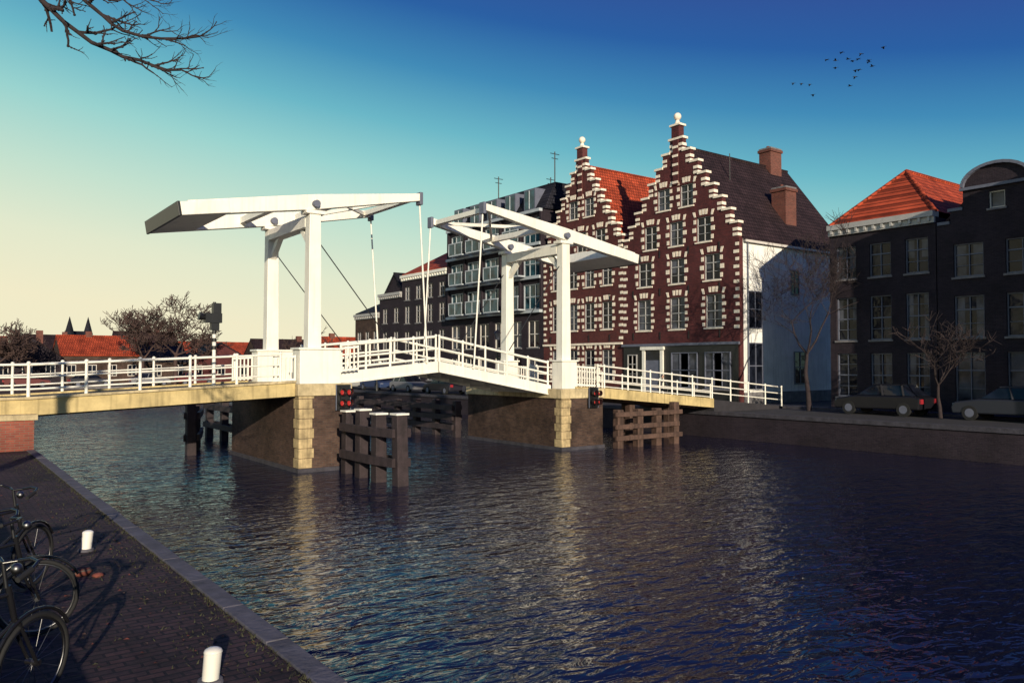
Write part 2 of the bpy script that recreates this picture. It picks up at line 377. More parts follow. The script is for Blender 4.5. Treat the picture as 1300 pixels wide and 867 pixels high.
def canal_house(name,y0,y1,ze,zr,xb,bm_,roofm,cols,rows,fm='frame_m',xf=XF,roof='gable',cornice='frame_m',w=1.1,side=None,chim=True):
    g=G(name); rects=[(y0,y1,ZG-.3,ze)]; holes=[]
    n=cols
    for (z0,h) in rows:
        for i in range(n):
            yy=y0+(y1-y0)*(i+.5)/n
            holes.append(window(g,xf,yy,z0,w,h,2,3 if h<1.9 else 4,fm=fm))
    facade(g,'facade',bm_,xf,rects,holes)
    g.box('cornice',cornice,xf-.28,xf+.36,y0+.003,y1-.003,ze+.002,ze+.28); g.box('cornice',cornice,xf-.14,xf-.003,y0+.003,y1-.003,ze-.3,ze)
    nb=int((y1-y0)/.45)
    for i in range(nb):
        yy=y0+(y1-y0)*(i+.5)/nb; g.box('cornice',cornice,xf-.24,xf-.142,yy-.06,yy+.06,ze-.22,ze)
    sd=side or bm_
    g.box('side_walls',sd,xf+.353,xb,y0+.02,y0+.3,ZG-.3,ze); g.box('side_walls',sd,xf+.353,xb,y1-.3,y1-.02,ZG-.3,ze)
    g.box('back_wall',sd,xb-.3,xb-.002,y0+.302,y1-.302,ZG-.3,ze)
    yc=(y0+y1)/2; b=ze+.285
    if roof=='hip':
        k=(y1-y0)/2
        v=[(xf,y0,b),(xb,y0,b),(xb,y1,b),(xf,y1,b),(xf+k,yc,zr),(xb-k,yc,zr)]
        g.poly('roof',roofm,v,[(0,1,5,4),(1,2,5),(2,3,4,5),(3,0,4),(3,2,1,0)])
        g.cyl('roof_ridge',roofm,v[4],v[5],.12,n=8)
        for a_,c_ in((0,4),(3,4),(1,5),(2,5)): g.cyl('roof_ridge',roofm,v[a_],v[c_],.1,n=8)
    elif roof=='gable':
        gable_roof(g,roofm,xf+.36,xb,y0,y1,ze,zr,0.05)
        g.poly('gable_ends',bm_,[(xf+.5,y0+.1,ze),(xf+.5,y1-.1,ze),(xf+.5,yc,zr)],[(0,1,2)])
    elif roof=='street':
        gable_roof(g,roofm,xf,xb,y0,y1,b,zr,0.0,axis='y')
        for yy in(y0+.05,y1-.05): g.poly('gable_ends',bm_,[(xf+.1,yy,b),(xb-.1,yy,b),((xf+xb)/2,yy,zr)],[(0,1,2)])
    else: g.box('roof',roofm,xf,xb,y0+.02,y1-.02,ze+.285,ze+.4)
    if chim: chimney(g,xb-4,xb-3.2,yc-.4,yc+.4,ze,zr+.7)
    return g
g=canal_house('unseen_shading_house',18.9,24.6,7.3,10.5,52.5,'brick_dark','roof_red',3,[(-1.7,2.3),(1.3,2.3),(4.6,1.75)],fm='frame_d',roof='hip',cornice='frame_m',w=1.15,chim=False)
g.done()
y0,y1=13.4,18.85; yc=16.1; g=G('neck_gabled_house')
holes=[]
for z0,h in((-2.0,2.6),(1.3,2.0),(4.2,1.6)):
    for yy in(15.1,17.4): holes.append(window(g,XF,yy,z0,1.35,h,2,3,fm='frame_d'))
holes.append(window(g,XF,16.1,7.3,.7,.8,1,1,fm='frame',gm='glass_c'))
rects=[(y0,y1,ZG-.3,6.8),(yc-1.5,yc+1.5,6.8,8.4),(yc-2.1,yc+2.1,6.8,7.4)]
facade(g,'facade','brick_dark',XF,rects,holes)
n=14; arc=[(yc+1.5*math.cos(math.pi*i/n),8.4+.95*math.sin(math.pi*i/n)) for i in range(n+1)]
vs=[(XF,a,b) for a,b in arc]+[(XF+.35,a,b) for a,b in arc]
g.poly('pediment','brick_dark',vs,[tuple(range(n+1)),tuple(range(2*n+1,n,-1))]+[(i,i+1,n+2+i,n+1+i) for i in range(n)])
for i in range(n):
    a,b=arc[i],arc[i+1]; g.beam('pediment_trim','frame_d',(XF+.1,a[0],a[1]+.06),(XF+.1,b[0],b[1]+.06),.55,.14)
g.box('pediment_trim','frame_d',XF-.15,XF-.003,yc-1.6,yc+1.6,8.3,8.44)
for s_ in(-1,1): g.box('pediment_trim','frame_d',XF-.06,XF+.4,yc+s_*1.52,yc+s_*2.2,7.402,7.55); g.box('pediment_trim','frame_d',XF-.06,XF+.4,yc+s_*2.12,yc+s_*2.7,6.802,6.95)
g.box('side_walls','brick_dark',XF+.353,52,y0+.02,y0+.3,ZG-.3,6.7); g.box('side_walls','brick_dark',XF+.353,52,y1-.3,y1-.02,ZG-.3,6.7)
gable_roof(g,'roof_brown',XF+.36,52,y0,y1,6.7,9.2,0.02)
g.done()
yy=10.9
for k,(w_,h_) in enumerate([(7.5,9.3),(6.0,10.5),(8,9.0),(6.5,10.8),(9,9.5),(8,10)]):  # unseen row, added and set forward to shade the right-hand facades
    g=canal_house('unseen_shading_house',yy-w_,yy-.02,h_,h_+(3 if k else 1.0),47 if k else 40.6,'brick_dark',['roof_brown','roof_red','roof_slate'][k%3],3,[(-1.4,2.2),(1.8,2.1),(4.6,1.8)]+([(7.2,1.2)]),fm='frame_m',xf=35.4,roof='gable' if k else 'flat',chim=k>0); g.done()
    yy-=w_
g=G('modern_apartment_building'); y0,y1=49.65,64.0; holes=[]
for z0,h in((-1.6,2.2),(1.4,2.2)):
    for i in range(6):
        holes.append(window(g,XF,y0+1.3+i*2.35,z0,1.5,h,2,2,fm='frame',gm=rnd.choice(['glass','glass_c'])))
for z0 in(4.5,7.2,9.9):
    for i in range(5):
        holes.append(window(g,XF,y0+1.55+i*2.8,z0,2.3,2.1,3,2,fm='panel',gm='glass_t',sill=False,fr=.09))
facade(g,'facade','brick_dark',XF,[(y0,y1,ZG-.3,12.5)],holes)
for z0 in(4.2,6.95,9.65,12.35):
    g.box('floor_bands','panel',XF-.35,XF-.003,y0+.1,y1-.1,z0,z0+.24)
for z0 in(4.44,7.19,9.89):
    for i in range(4):
        a=y0+1.6+i*2.8+.3
        g.box('balconies','panel',XF-1.1,XF-.36,a,a+2.2,z0-.03,z0+.09)
        g.poly('balconies','glass_t',[(XF-1.1,a,z0+.1),(XF-1.1,a+2.2,z0+.1),(XF-1.1,a+2.2,z0+1.05),(XF-1.1,a,z0+1.05)],[(0,1,2,3)])
        g.box('balconies','panel',XF-1.15,XF-1.05,a,a+2.2,z0+1.06,z0+1.16)
        for q in(0,1.1,2.15): g.box('balconies','panel',XF-1.14,XF-1.101,a+q,a+q+.05,z0+.1,z0+1.06)
for i in range(6):
    yv=y0+.15+i*2.8
    g.box('piers','brick_dark',XF-.2,XF-.003,yv-.10,yv+.10,4.45,12.34)
g.box('side_walls','brick_dark',XF+.353,54,y0+.05,y1-.05,ZG-.3,12.5)
v=[(XF+.1,y0,12.6),(54,y0,12.6),(54,y1,12.6),(XF+.1,y1,12.6),(XF+1.6,y0+.4,15.0),(53,y0+.4,15.0),(53,y1-.6,15.0),(XF+1.6,y1-.6,15.0)]
g.poly('mansard_roof','roof_slate',v,[(0,1,5,4),(1,2,6,5),(2,3,7,6),(3,0,4,7),(4,5,6,7)])
for i in range(5):
    a=y0+1.3+i*2.7
    g.box('dormers','frame_d',XF+.2,XF+1.5,a,a+1.5,12.7,14.5); g.poly('dormers','glass_t',[(XF+.19,a+.12,12.85),(XF+.19,a+1.38,12.85),(XF+.19,a+1.38,14.35),(XF+.19,a+.12,14.35)],[(0,1,2,3)])
    g.box('dormers','panel',XF+.13,XF+.188,a+.72,a+.78,12.85,14.35)
for x,y,h in((44,53,3.2),(46,56,1.8),(43,60,2.2)):
    g.cyl('roof_masts','black',(x,y,15),(x,y,15.3+h),.05); g.cyl('roof_masts','black',(x-.5,y,15.1+h),(x+.5,y,15.1+h),.03); g.cyl('roof_masts','black',(x-.35,y,14.7+h),(x+.35,y,14.7+h),.03)
g.box('roof_plant','frame_d',46,50,52,57,15.0,16.1)
g.done()
canal_house('unseen_shading_house',64.02,73,8.9,12.2,52,'brick_dark','roof_red',4,[(-1.5,2.0),(1.4,2.0),(4.2,1.8),(6.6,1.4)],roof='street',cornice='white').done()
canal_house('unseen_shading_house',73.02,78,7.3,9.6,52,'brick_dark','roof_slate',2,[(-1.4,2.0),(1.5,2.0),(4.4,1.6)],roof='gable').done()
canal_house('unseen_shading_house',78.02,84,5.4,7.8,50,'brick_brown','roof_slate',3,[(-1.4,2.0),(1.7,2.0)],roof='street').done()
def far_house(x0,x1,y0,ze,zr,wm,rm,axis='x',dep=8,zg=ZG):
    g=G('distant_house'); g.box('walls',wm,x0,x1,y0,y0+dep,zg,ze)
    if axis=='x':
        gable_roof(g,rm,x0-.1,x1+.1,y0,y0+dep,ze,zr,.2)
        for xx in(x0,x1): g.poly('gable_ends',wm,[(xx,y0,ze),(xx,y0+dep,ze),(xx,y0+dep/2,zr)],[(0,1,2)])
    else:
        gable_roof(g,rm,x0,x1,y0-.1,y0+dep,ze,zr,.2,axis='y')
        g.poly('gable_ends',wm,[(x0,y0,ze),(x1,y0,ze),((x0+x1)/2,y0,zr)],[(0,1,2)])
    n=max(2,int((x1-x0)/2.2))
    z=zg+1.0
    while z+1.3<ze:
        for i in range(n):
            xc=x0+(x1-x0)*(i+.5)/n
            g.box('window_frames','frame',xc-.5,xc+.5,y0-.05,y0-.002,z,z+1.4); 
            g.poly('window_glass','glass',[(xc-.42,y0-.055,z+.08),(xc-.03,y0-.055,z+.08),(xc-.03,y0-.055,z+1.32),(xc-.42,y0-.055,z+1.32),(xc+.03,y0-.055,z+.08),(xc+.42,y0-.055,z+.08),(xc+.42,y0-.055,z+1.32),(xc+.03,y0-.055,z+1.32)],[(0,1,2,3),(4,5,6,7)])
        z+=2.7
    if rnd.random()<.8:
        xx=x0+(x1-x0)*rnd.uniform(.2,.8); g.box('chimney','brick_chim',xx-.35,xx+.35,y0+dep/2-.3,y0+dep/2+.3,ze,zr+.7)
    g.done()
r2=random.Random(11); x=-22
while x<58:
    w=r2.uniform(5,9)
    wh=28<x<33
    far_house(x,x+w-.1,r2.uniform(103,108),1.3 if wh else r2.uniform(.3,1.3),r2.uniform(2.4,3.9),'white_b' if wh else r2.choice(['brick_red','brick_dark','brick_brown','brick_dark']),r2.choice(['roof_red','roof_red','roof_brown','roof_slate']),'y' if wh else r2.choice(['x','x','x','y']))
    x+=w
x=-40
while x<75:
    w=r2.uniform(7,12); far_house(x,x+w-.3,r2.uniform(128,150),r2.uniform(1.2,2.4),r2.uniform(3.6,5.0),r2.choice(['brick_red','brick_brown']),r2.choice(['roof_red','roof_brown']),'x'); x+=w+r2.uniform(0,4)
g=G('city_gate')
bx,by=26.2,186
g.box('gatehouse','brick_brown',bx-2.2,bx+2.2,by,by+5,ZG,5.0)
gable_roof(g,'roof_slate',bx-2.2,bx+2.2,by,by+5,5.0,6.8,.1)
for dx in(-1.7,1.7):
    g.cyl('turrets','brick_brown',(bx+dx,by-.5,ZG),(bx+dx,by-.5,6.2),.75,.75,12); g.cyl('turret_spires','roof_slate',(bx+dx,by-.5,6.2),(bx+dx,by-.5,9.9),.95,.03,12)
g.done()
# ---------------------------------------------------------------- terrain
def slab(name,m,x0,x1,y0,y1,z0,z1):
    g=G(name); g.box('surface',m,x0,x1,y0,y1,z0,z1); g.done()
def sheet(name,m,x0,x1,y0,y1,z):
    me=D.meshes.new(name); me.from_pydata([(x0,y0,z),(x1,y0,z),(x1,y1,z),(x0,y1,z)],[],[(0,1,2,3)]); me.materials.append(m)
    o=D.objects.new(name,me); COL.objects.link(o); return o
sheet('canal_bed',M['earth'],-3000,3000,-3000,4000,-5.5)
slab('ground',"earth",32.9,3000,-800,4000,-5.4,ZG-.02)
slab('ground',"earth",-3000,32.9,95.4,4000,-5.4,ZG-.02)
sheet('street',M['asphalt'],33.3,38.59,-100,90,ZG-.012)
slab('pavement','stone_black',38.6,40,-60,86,ZG-.1,ZG+.10)
sheet('street',M['asphalt'],40.02,90,24.65,30.5,ZG-.008)
sheet('street',M['asphalt'],-60,32.8,96.5,102,ZG-.012)
g=G('quay'); g.box('paving','paving',-.35,2.42,-30,26.0,-5.4,ZG); g.done()
g=G('quay_kerb')
y=-10.0
rk=random.Random(3)
while y<26:
    l=1.2; g.box('kerb_stones','stone_dark',2.423,2.62+rk.uniform(-.006,.006),y+.006,min(y+l-.006,25.99),-5.4,ZG+.02+rk.uniform(-.006,.008)); y+=l
g.done(bevel={'kerb_stones':.015})
g=G('retaining_wall'); g.box('wall','brick_brown',-.7,-.353,-30,26,-5.3,-1.55); g.box('coping','stone_grey',-.75,-.3,-30,26,-1.547,-1.45); g.done()
slab('ground','paving',-60,-.703,-60,26,-5.3,-1.6)
slab('ground','earth',-3000,2.4,33.5,95.4,-5.4,-1.9)
slab('ground','earth',-3000,-60.01,-800,33.5,-5.4,-1.7)
slab('street','asphalt',-60,-.0,26.01,33.49,-5.3,-1.2)
g=G('bridge_abutment'); g.box('brickwork','brick_abut',-.9,2.6,26.02,32.2,-5.4,-1.55); g.box('coping','stone',-.95,2.68,25.95,32.25,-1.547,-1.4)
g.done()
g=G('grass_tufts'); rg=random.Random(8)
for i in range(2600):
    yy=rg.uniform(4,25); xx=2.38+rg.gauss(0,.03) if rg.random()<.45 else 2.1+rg.gauss(0,.25)
    if xx>2.42: xx=2.41
    a=rg.uniform(0,6.28); h=rg.uniform(.012,.04); w=.008
    g.poly('blades','moss',[(xx-w*math.cos(a),yy-w*math.sin(a),ZG+.002),(xx+w*math.cos(a),yy+w*math.sin(a),ZG+.002),(xx+rg.gauss(0,.02),yy+rg.gauss(0,.02),ZG+h)],[(0,1,2)])
g.done()
g=G('fallen_leaves')
for i in range(500):
    xx=rg.uniform(.2,2.5); yy=rg.uniform(3,18); a=rg.uniform(0,6.28); s_=rg.uniform(.012,.03); c_,d_=math.cos(a)*s_,math.sin(a)*s_
    z=ZG+.004
    g.poly('leaves',rg.choice(['wood_b','brick_chim','moss']),[(xx-c_,yy-d_,z),(xx+d_*.6,yy-c_*.6,z+.006),(xx+c_,yy+d_,z+.002),(xx-d_*.6,yy+c_*.6,z+.01)],[(0,1,2,3)])
g.done()
g=G('quay_wall'); g.box('brickwork','brick_dark',32.5,32.89,-120,95.4,-5.4,ZG-.15); g.box('coping','stone_black',32.42,32.92,-120,95.4,ZG-.147,ZG+.03); g.done()
g=G('quay_wall'); g.box('brickwork','brick_dark',2.4,32.49,95.0,95.39,-5.4,ZG-.15); g.box('coping','stone_grey',2.4,32.41,94.92,95.42,ZG-.147,ZG+.03); g.done()
# ---------------------------------------------------------------- water
ZW=-3.7
wm,nt,b=newmat('canal_water'); N=nt.nodes; L=nt.links
b.inputs['Base Color'].default_value=(0.007,0.010,0.034,1); b.inputs['Roughness'].default_value=0.03; b.inputs['IOR'].default_value=1.38
tc=N.new('ShaderNodeTexCoord'); mp=N.new('ShaderNodeMapping'); mp.inputs['Rotation'].default_value=(0,0,math.radians(36)); mp.inputs['Scale'].default_value=(0.62,1.3,1)
L.new(tc.outputs['Object'],mp.inputs['Vector'])
def nz(sc_,det,ro,dist=0.3):
    n=N.new('ShaderNodeTexNoise'); n.inputs['Scale'].default_value=sc_; n.inputs['Detail'].default_value=det; n.inputs['Roughness'].default_value=ro; n.inputs['Distortion'].default_value=dist
    L.new(mp.outputs[0],n.inputs['Vector']); return n
n1=nz(3.4,2.5,.5,.5); n2=nz(1.1,2,.5,.3); n3=nz(0.09,3,.55)
m1=N.new('ShaderNodeMath'); m1.operation='MULTIPLY_ADD'; m1.inputs[1].default_value=1.3
L.new(n2.outputs['Fac'],m1.inputs[0]); L.new(n1.outputs['Fac'],m1.inputs[2])
rr=N.new('ShaderNodeMapRange'); rr.inputs[1].default_value=.35; rr.inputs[2].default_value=.65; rr.inputs[3].default_value=.6; rr.inputs[4].default_value=1.0
L.new(n3.outputs['Fac'],rr.inputs[0])
bp=N.new('ShaderNodeBump'); bp.inputs['Distance'].default_value=0.075
L.new(rr.outputs[0],bp.inputs['Strength']); L.new(m1.outputs[0],bp.inputs['Height']); L.new(bp.outputs[0],b.inputs['Normal'])
sheet('water',wm,2.3,32.8,-120,95.3,ZW)
# ---------------------------------------------------------------- bridge
g=G('drawbridge')
YN,YFr=27.0,31.2
def deck_z(x):
    P=[(-6,-1.12),(2.5,-1.05),(10.4,-.68),(12.2,-.36),(16.5,.06),(16.56,.06),(22.3,-.98),(25,-1.12),(32.5,-1.78),(39.2,-2.36)]
    for (a,za),(b_,zb) in zip(P,P[1:]):
        if x<=b_: return za+(zb-za)*(x-a)/(b_-a)
    return P[-1][1]
def deckseg(part,m,xa,xb,y0,y1,t0,t1):
    za,zb=deck_z(xa),deck_z(xb)
    v=[(xa,y0,za-t1),(xb,y0,zb-t1),(xb,y1,zb-t1),(xa,y1,za-t1),(xa,y0,za-t0),(xb,y0,zb-t0),(xb,y1,zb-t0),(xa,y1,za-t0)]
    g.poly(part,m,v,[(0,3,2,1),(4,5,6,7),(0,1,5,4),(1,2,6,5),(2,3,7,6),(3,0,4,7)])
for xa,xb in((-6,2.5),(2.5,10.4)):
    deckseg('approach_deck','asphalt',xa,xb,26.75,31.45,.0,.12)
    deckseg('approach_fascia','cream',xa,xb,26.5,26.74,-.06,.40)
    deckseg('approach_fascia','stone',xa,xb,26.42,26.78,-.13,-.063)
    deckseg('approach_fascia','cream',xa,xb,31.46,31.7,-.06,.40)
for xa,xb in((23.2,25),(25,32.5)):
    deckseg('approach_deck','asphalt',xa,xb,26.75,31.45,.0,.12)
    deckseg('approach_fascia','cream',xa,xb,26.5,26.74,-.06,.40)
    deckseg('approach_fascia','cream',xa,xb,31.46,31.7,-.06,.40)
deckseg('ramp','asphalt',32.5,38.6,26.5,31.7,0,.6)
for yy in(27.6,28.8,30,31): deckseg('approach_joists','wood_b',2.6,10.4,yy-.15,yy+.15,.122,.5); deckseg('approach_joists','wood_b',25,32.4,yy-.15,yy+.15,.122,.5)
for (xa,xb) in((12.2,16.5),(16.56,22.3)):
    deckseg('leaf_deck','wood_b',xa,xb,27.35,30.9,.0,.08)
    for yy in(27.25,31.0):
        deckseg('leaf_girders','white',xa,xb,yy-.09,yy+.09,-.08,.30)
        deckseg('leaf_girders','white',xa,xb,yy-.13,yy+.13,.302,.36)
    for yy in(28.4,29.8): deckseg('leaf_joists','frame',xa,xb,yy-.07,yy+.07,.082,.3)
    n=5
    for i in range(n):
        xx=xa+(xb-xa)*(i+.5)/n; z=deck_z(xx); g.box('leaf_joists','frame',xx-.06,xx+.06,27.35,30.9,z-.36,z-.14)
def railing(part,xs,y,h=1.05,sp=1.6,rails=(1.0,.66,.33),pr=.035,thick=.03,base=0.0):
    for a,b_ in zip(xs,xs[1:]):
        n=max(1,round((b_-a)/sp))
        for i in range(n+1):
            x=a+(b_-a)*i/n
            if i==0 and a!=xs[0]: continue
            z=deck_z(x); g.cyl(part,'white',(x,y,z-.05+base),(x,y,z+h+.02),pr*1.25,pr,8); g.sph(part,'white',(x,y,z+h+.04),pr*1.5,n=8,k=5)
        for r in rails:
            g.cyl(part,'white',(a,y,deck_z(a)+h*r),(b_,y,deck_z(b_)+h*r),thick if r<1 else thick*1.25,n=8)
for yy in(26.62,31.58):
    railing('railings',[-5.5,2.5,9.9],yy,pr=.042,thick=.028)
    railing('railings',[24.6,25,32.5,38.4],yy,sp=1.5)
for yy in(27.25,31.0):
    railing('leaf_railings',[12.4,16.46],yy,1.06,1.02,(1.0,.55,.2),.04,.045)
    railing('leaf_railings',[16.62,22.2],yy,1.06,1.1,(1.0,.55,.2),.04,.045)
for (xa,xb) in((9.75,10.5),(12.25,12.9),(23.4,24.9)):
    for yy in(26.85,31.35):
        n=int((xb-xa)/.14)
        for i in range(n+1):
            x=xa+(xb-xa)*i/n; g.box('picket_panels','white',x-.025,x+.025,yy-.02,yy+.02,deck_z(x)+.08,deck_z(x)+1.0)
        g.beam('picket_panels','white',(xa,yy-.03,deck_z(xa)+.95),(xb,yy-.03,deck_z(xb)+.95),.05,.08); g.beam('picket_panels','white',(xa,yy-.03,deck_z(xa)+.15),(xb,yy-.03,deck_z(xb)+.15),.05,.08)
def tower(xp,sgn,zb,boxw):
    zt=5.35
    for yy in(YN,YFr):
        g.beam('tower_posts','white',(xp,yy,zb+1.0),(xp,yy,zt),.50,.44,.42,.40)
        g.box('tower_bases','white',xp-boxw[0],xp+boxw[1],yy-.42 if yy==YN else yy-.3,yy+.3 if yy==YN else yy+.42,zb-.02,zb+1.18)
        g.box('tower_bases','white',xp-boxw[0]-.06,xp+boxw[1]+.06,(yy-.48 if yy==YN else yy-.36),(yy+.36 if yy==YN else yy+.48),zb+1.182,zb+1.26)
        g.box('tower_posts','white',xp-.36,xp+.36,yy-.27,yy+.27,zt+.002,zt+.14)
        g.cyl('pivot','frame_d',(xp,yy-.36,zt+.36),(xp,yy+.36,zt+.36),.13,n=12)
        s2=1 if yy==YN else -1
        g.beam('tower_braces','white',(xp,yy+s2*.15,zt-1.1),(xp,yy+s2*1.1,zt-.25),.2,.2)
    g.box('tower_crossbeam','white',xp-.22,xp+.22,YN+.24,YFr-.24,zt-.42,zt-.02)
    zc=5.80; s=.165
    def bz(dx): return zc+s*dx
    tip,tail=4.35,-4.3
    for yy in(YN,YFr):
        A=(xp+sgn*tail,yy,bz(tail)); B=(xp,yy,bz(0)); C=(xp+sgn*tip,yy,bz(tip))
        g.beam('balance_beams','white',A,B,.34,.48,.34,.54); g.beam('balance_beams','white',B,C,.34,.54,.28,.28)
        g.box('balance_beams','frame_d',C[0]-.07,C[0]+.07,yy-.17,yy+.17,C[2]-.3,C[2]+.19)
        lx=xp+sgn*4.75; zl=deck_z(lx)+.1
        g.cyl('lifting_rods','white',(C[0],yy,C[2]-.2),(lx,yy-.0+(.05 if yy==YN else -.05)+0,zl),.035,n=8)
        g.cyl('lifting_rods','white',(lx,yy+(.05 if yy==YN else -.05),zl),(lx,27.25 if yy==YN else 31.0,zl),.05,n=8)
        lx2=xp+sgn*3.0
        g.cyl('stay_cables','black',(xp+sgn*.25,yy,zt-1.0),(lx2,yy,deck_z(lx2)+1.15),.02,n=6)
    for dx,hh in((-1.2,.24),(1.0,.24),(4.05,.2)):
        g.box('balance_cross','white',xp+sgn*dx-.12,xp+sgn*dx+.12,YN+.17,YFr-.17,bz(dx)-hh/2,bz(dx)+hh/2)
    g.beam('balance_cross','white',(xp+sgn*1.1,YN+.2,bz(1.1)),(xp+sgn*3.9,YFr-.2,bz(3.9)),.1,.14)
    g.beam('balance_cross','white',(xp+sgn*1.1,YFr-.2,bz(1.1)+.003),(xp+sgn*3.9,YN+.2,bz(3.9)+.003),.1,.14)
    p=Vector((xp+sgn*-4.55,(YN+YFr)/2,bz(-4.55)-.02)); q=Vector((xp+sgn*-3.0,(YN+YFr)/2,bz(-3.0)-.02))
    g.beam('counterweight','white',p,q,YFr-YN+.38,.44)
    e=(q-p).normalized()
    g.beam('counterweight','black',p-e*.10,p-e*.003,YFr-YN+.42,.48)  # black end plate: shade on the tail face put in as colour
tower(11.2,1,-.66,(.62,.92))
tower(22.9,-1,-1.05,(.42,.42))
g.done(bevel={'balance_beams':.02,'tower_posts':.02,'tower_bases':.02,'counterweight':.02})
def pier(x0,x1,ztop,ye):
    g=G('bridge_pier'); yn=26.3
    g.box('brickwork','brick_brown',x0,x1,yn,ye,-5.4,ztop-.42)
    g.box('capstone','stone',x0-.08,x1+.08,yn-.08,ye+.08,ztop-.418,ztop-.002)
    z=-3.9;k=0
    while z<ztop-.46:
        h=min(.34,ztop-.42-z); l=.5 if k%2 else .4
        g.box('quoins','stone_q',x0-.012,x0+(.48 if k%2 else .54),yn-.012,yn+l,z+.004,z+h-.004)
        z+=.34;k+=1
    g.box('waterline_ledge','stone_black',x0-.06,x1+.06,yn-.06,ye+.06,-5.4,-3.56)
    g.done(bevel={'quoins':.02,'capstone':.03})
pier(10.45,12.3,-.66,33.6); pier(22.2,24.6,-1.05,33.6)
def signal(x,y,z):
    g=G('bridge_traffic_light')
    g.box('backboard','black',x-.27,x+.27,y-.06,y-.02,z-.45,z+.45); g.box('housing','black',x-.14,x+.14,y-.2,y-.062,z-.38,z+.38)
    for dz in(-.2,.18):
        g.cyl('lenses','red_l',(x-.13,y-.22,z+dz),(x-.13,y-.201,z+dz),.085,n=14); g.cyl('lenses','red_l',(x+.13,y-.22,z+dz),(x+.13,y-.201,z+dz),.085,n=14)
        for dx in(-.13,.13): g.cyl('hoods','black',(x+dx,y-.38,z+dz+.02),(x+dx,y-.2,z+dz+.02),.125,.11,14,caps=False)
    for a in(-.27,.27): g.box('border','frame_d',x+a-.015,x+a+.015,y-.075,y-.06,z-.45,z+.45)
    g.box('bracket','black',x-.05,x+.05,y-.02,y+.12,z-.1,z+.1)
    g.done()
signal(12.0,26.2,-1.15); signal(23.9,26.2,-1.45)
def piles(name,pts,zt,m,s=.40,beams=(-2.1,-3.0),caps=True):
    g=G(name); rp=random.Random(len(pts)*7+int(pts[0][0]*10))
    for i,(x,y) in enumerate(pts):
        t=zt+rp.uniform(-.14,.1); lx,ly=rp.uniform(-.06,.06),rp.uniform(-.08,.08)
        g.beam('piles',m,(x,y,-5.4),(x+lx,y+ly,t),s,s,s*.93,s*.93)
        if caps: g.box('pile_caps','white',x+lx-s/2-.02,x+lx+s/2+.02,y+ly-s/2-.02,y+ly+s/2+.02,t+.002,t+.06)
    for (a,b_) in zip(pts,pts[1:]):
        for z in beams:
            g.beam('walings',m,(a[0]-s/2-.07,a[1],z),(b_[0]-s/2-.07,b_[1],z),.12,.26)
            g.beam('walings',m,(a[0]+s/2+.07,a[1],z),(b_[0]+s/2+.07,b_[1],z),.12,.26)
    g.done(bevel={'piles':.03})
piles('mooring_dolphin',[(11.9,21.7),(11.75,22.9),(11.75,24.1),(11.8,25.3)],-1.55,'wood_d')
piles('mooring_dolphin',[(9.0,34.2),(9.6,36),(10.2,38)],-1.7,'wood_d',.38,caps=False)
piles('mooring_dolphin',[(11.9,34.5),(11.9,37),(11.9,39.5),(11.9,42)],-1.7,'wood_d',.36,caps=False)
piles('mooring_dolphin',[(22.1,34.5),(22.1,36.5),(22.0,38.5),(21.9,40.5),(21.7,42.5),(21.5,44.5)],-1.9,'wood_d',.36,beams=(-2.2,-2.7,-3.2),caps=False)
g=G('timber_fender')
for xx in(24.95,26.2,27.4,28.6):
    g.beam('posts','wood_b',(xx,25.7,-5.4),(xx+.03,25.7,-1.75 if xx>28 else -2.0),.34,.34)
for z,e_ in((-2.2,28.9),(-2.75,28.7),(-3.25,28.9)): g.box('planks','wood_b',24.6,e_,25.42,25.525,z-.1,z+.1)
for yy in(27.5,30.5):
    for xx in(27.5,30.2): g.beam('posts','wood_b',(xx,yy,-5.4),(xx,yy,-1.9),.34,.34)
g.done(bevel={'posts':.02})
g=G('bridge_signal_post')
x,y=7.9,27.4; z0=deck_z(x)
g.cyl('pole','white',(x,y,z0),(x,y,z0+1.3),.06)
for k in range(6): g.cyl('pole','black' if k%2==0 else 'white',(x,y,z0+1.3+.13*k),(x,y,z0+1.3+.13*(k+1)),.065,n=10)
g.cyl('pole','black',(x,y,z0+2.08),(x,y,z0+2.9),.05)
g.box('lamp_head','black',x-.32,x+.22,y-.14,y+.14,z0+2.2,z0+2.52); g.box('lamp_head','black',x-.06,x+.2,y-.12,y+.12,z0+2.523,z0+2.86)
g.cyl('lamp_head','black',(x-.5,y,z0+2.42),(x-.32,y,z0+2.38),.14,.10,10); g.box('lamp_head','black',x-.12,x+.14,y-.1,y+.1,z0+1.95,z0+2.197)
g.done()
# ---------------------------------------------------------------- bollards, stone
for (x,y) in((1.76,11.6),(1.80,6.25)):
    g=G('quay_bollard')
    g.cyl('body','white',(x,y,ZG),(x+.02,y,ZG+.23),.062,.066,14); g.sph('top','white',(x+.02,y,ZG+.23),.07,.07,.035,14,6); g.cyl('base','stone_dark',(x,y,ZG),(x,y,ZG+.03),.10,.09,14)
    g.done()
g=G('loose_stone'); 
g.sph('stone','brick_chim',(1.5,10.3,ZG+.04),.15,.10,.055,7,4); g.sph('stone_chip','brick_chim',(1.66,10.1,ZG+.02),.07,.06,.03,6,4); g.done()
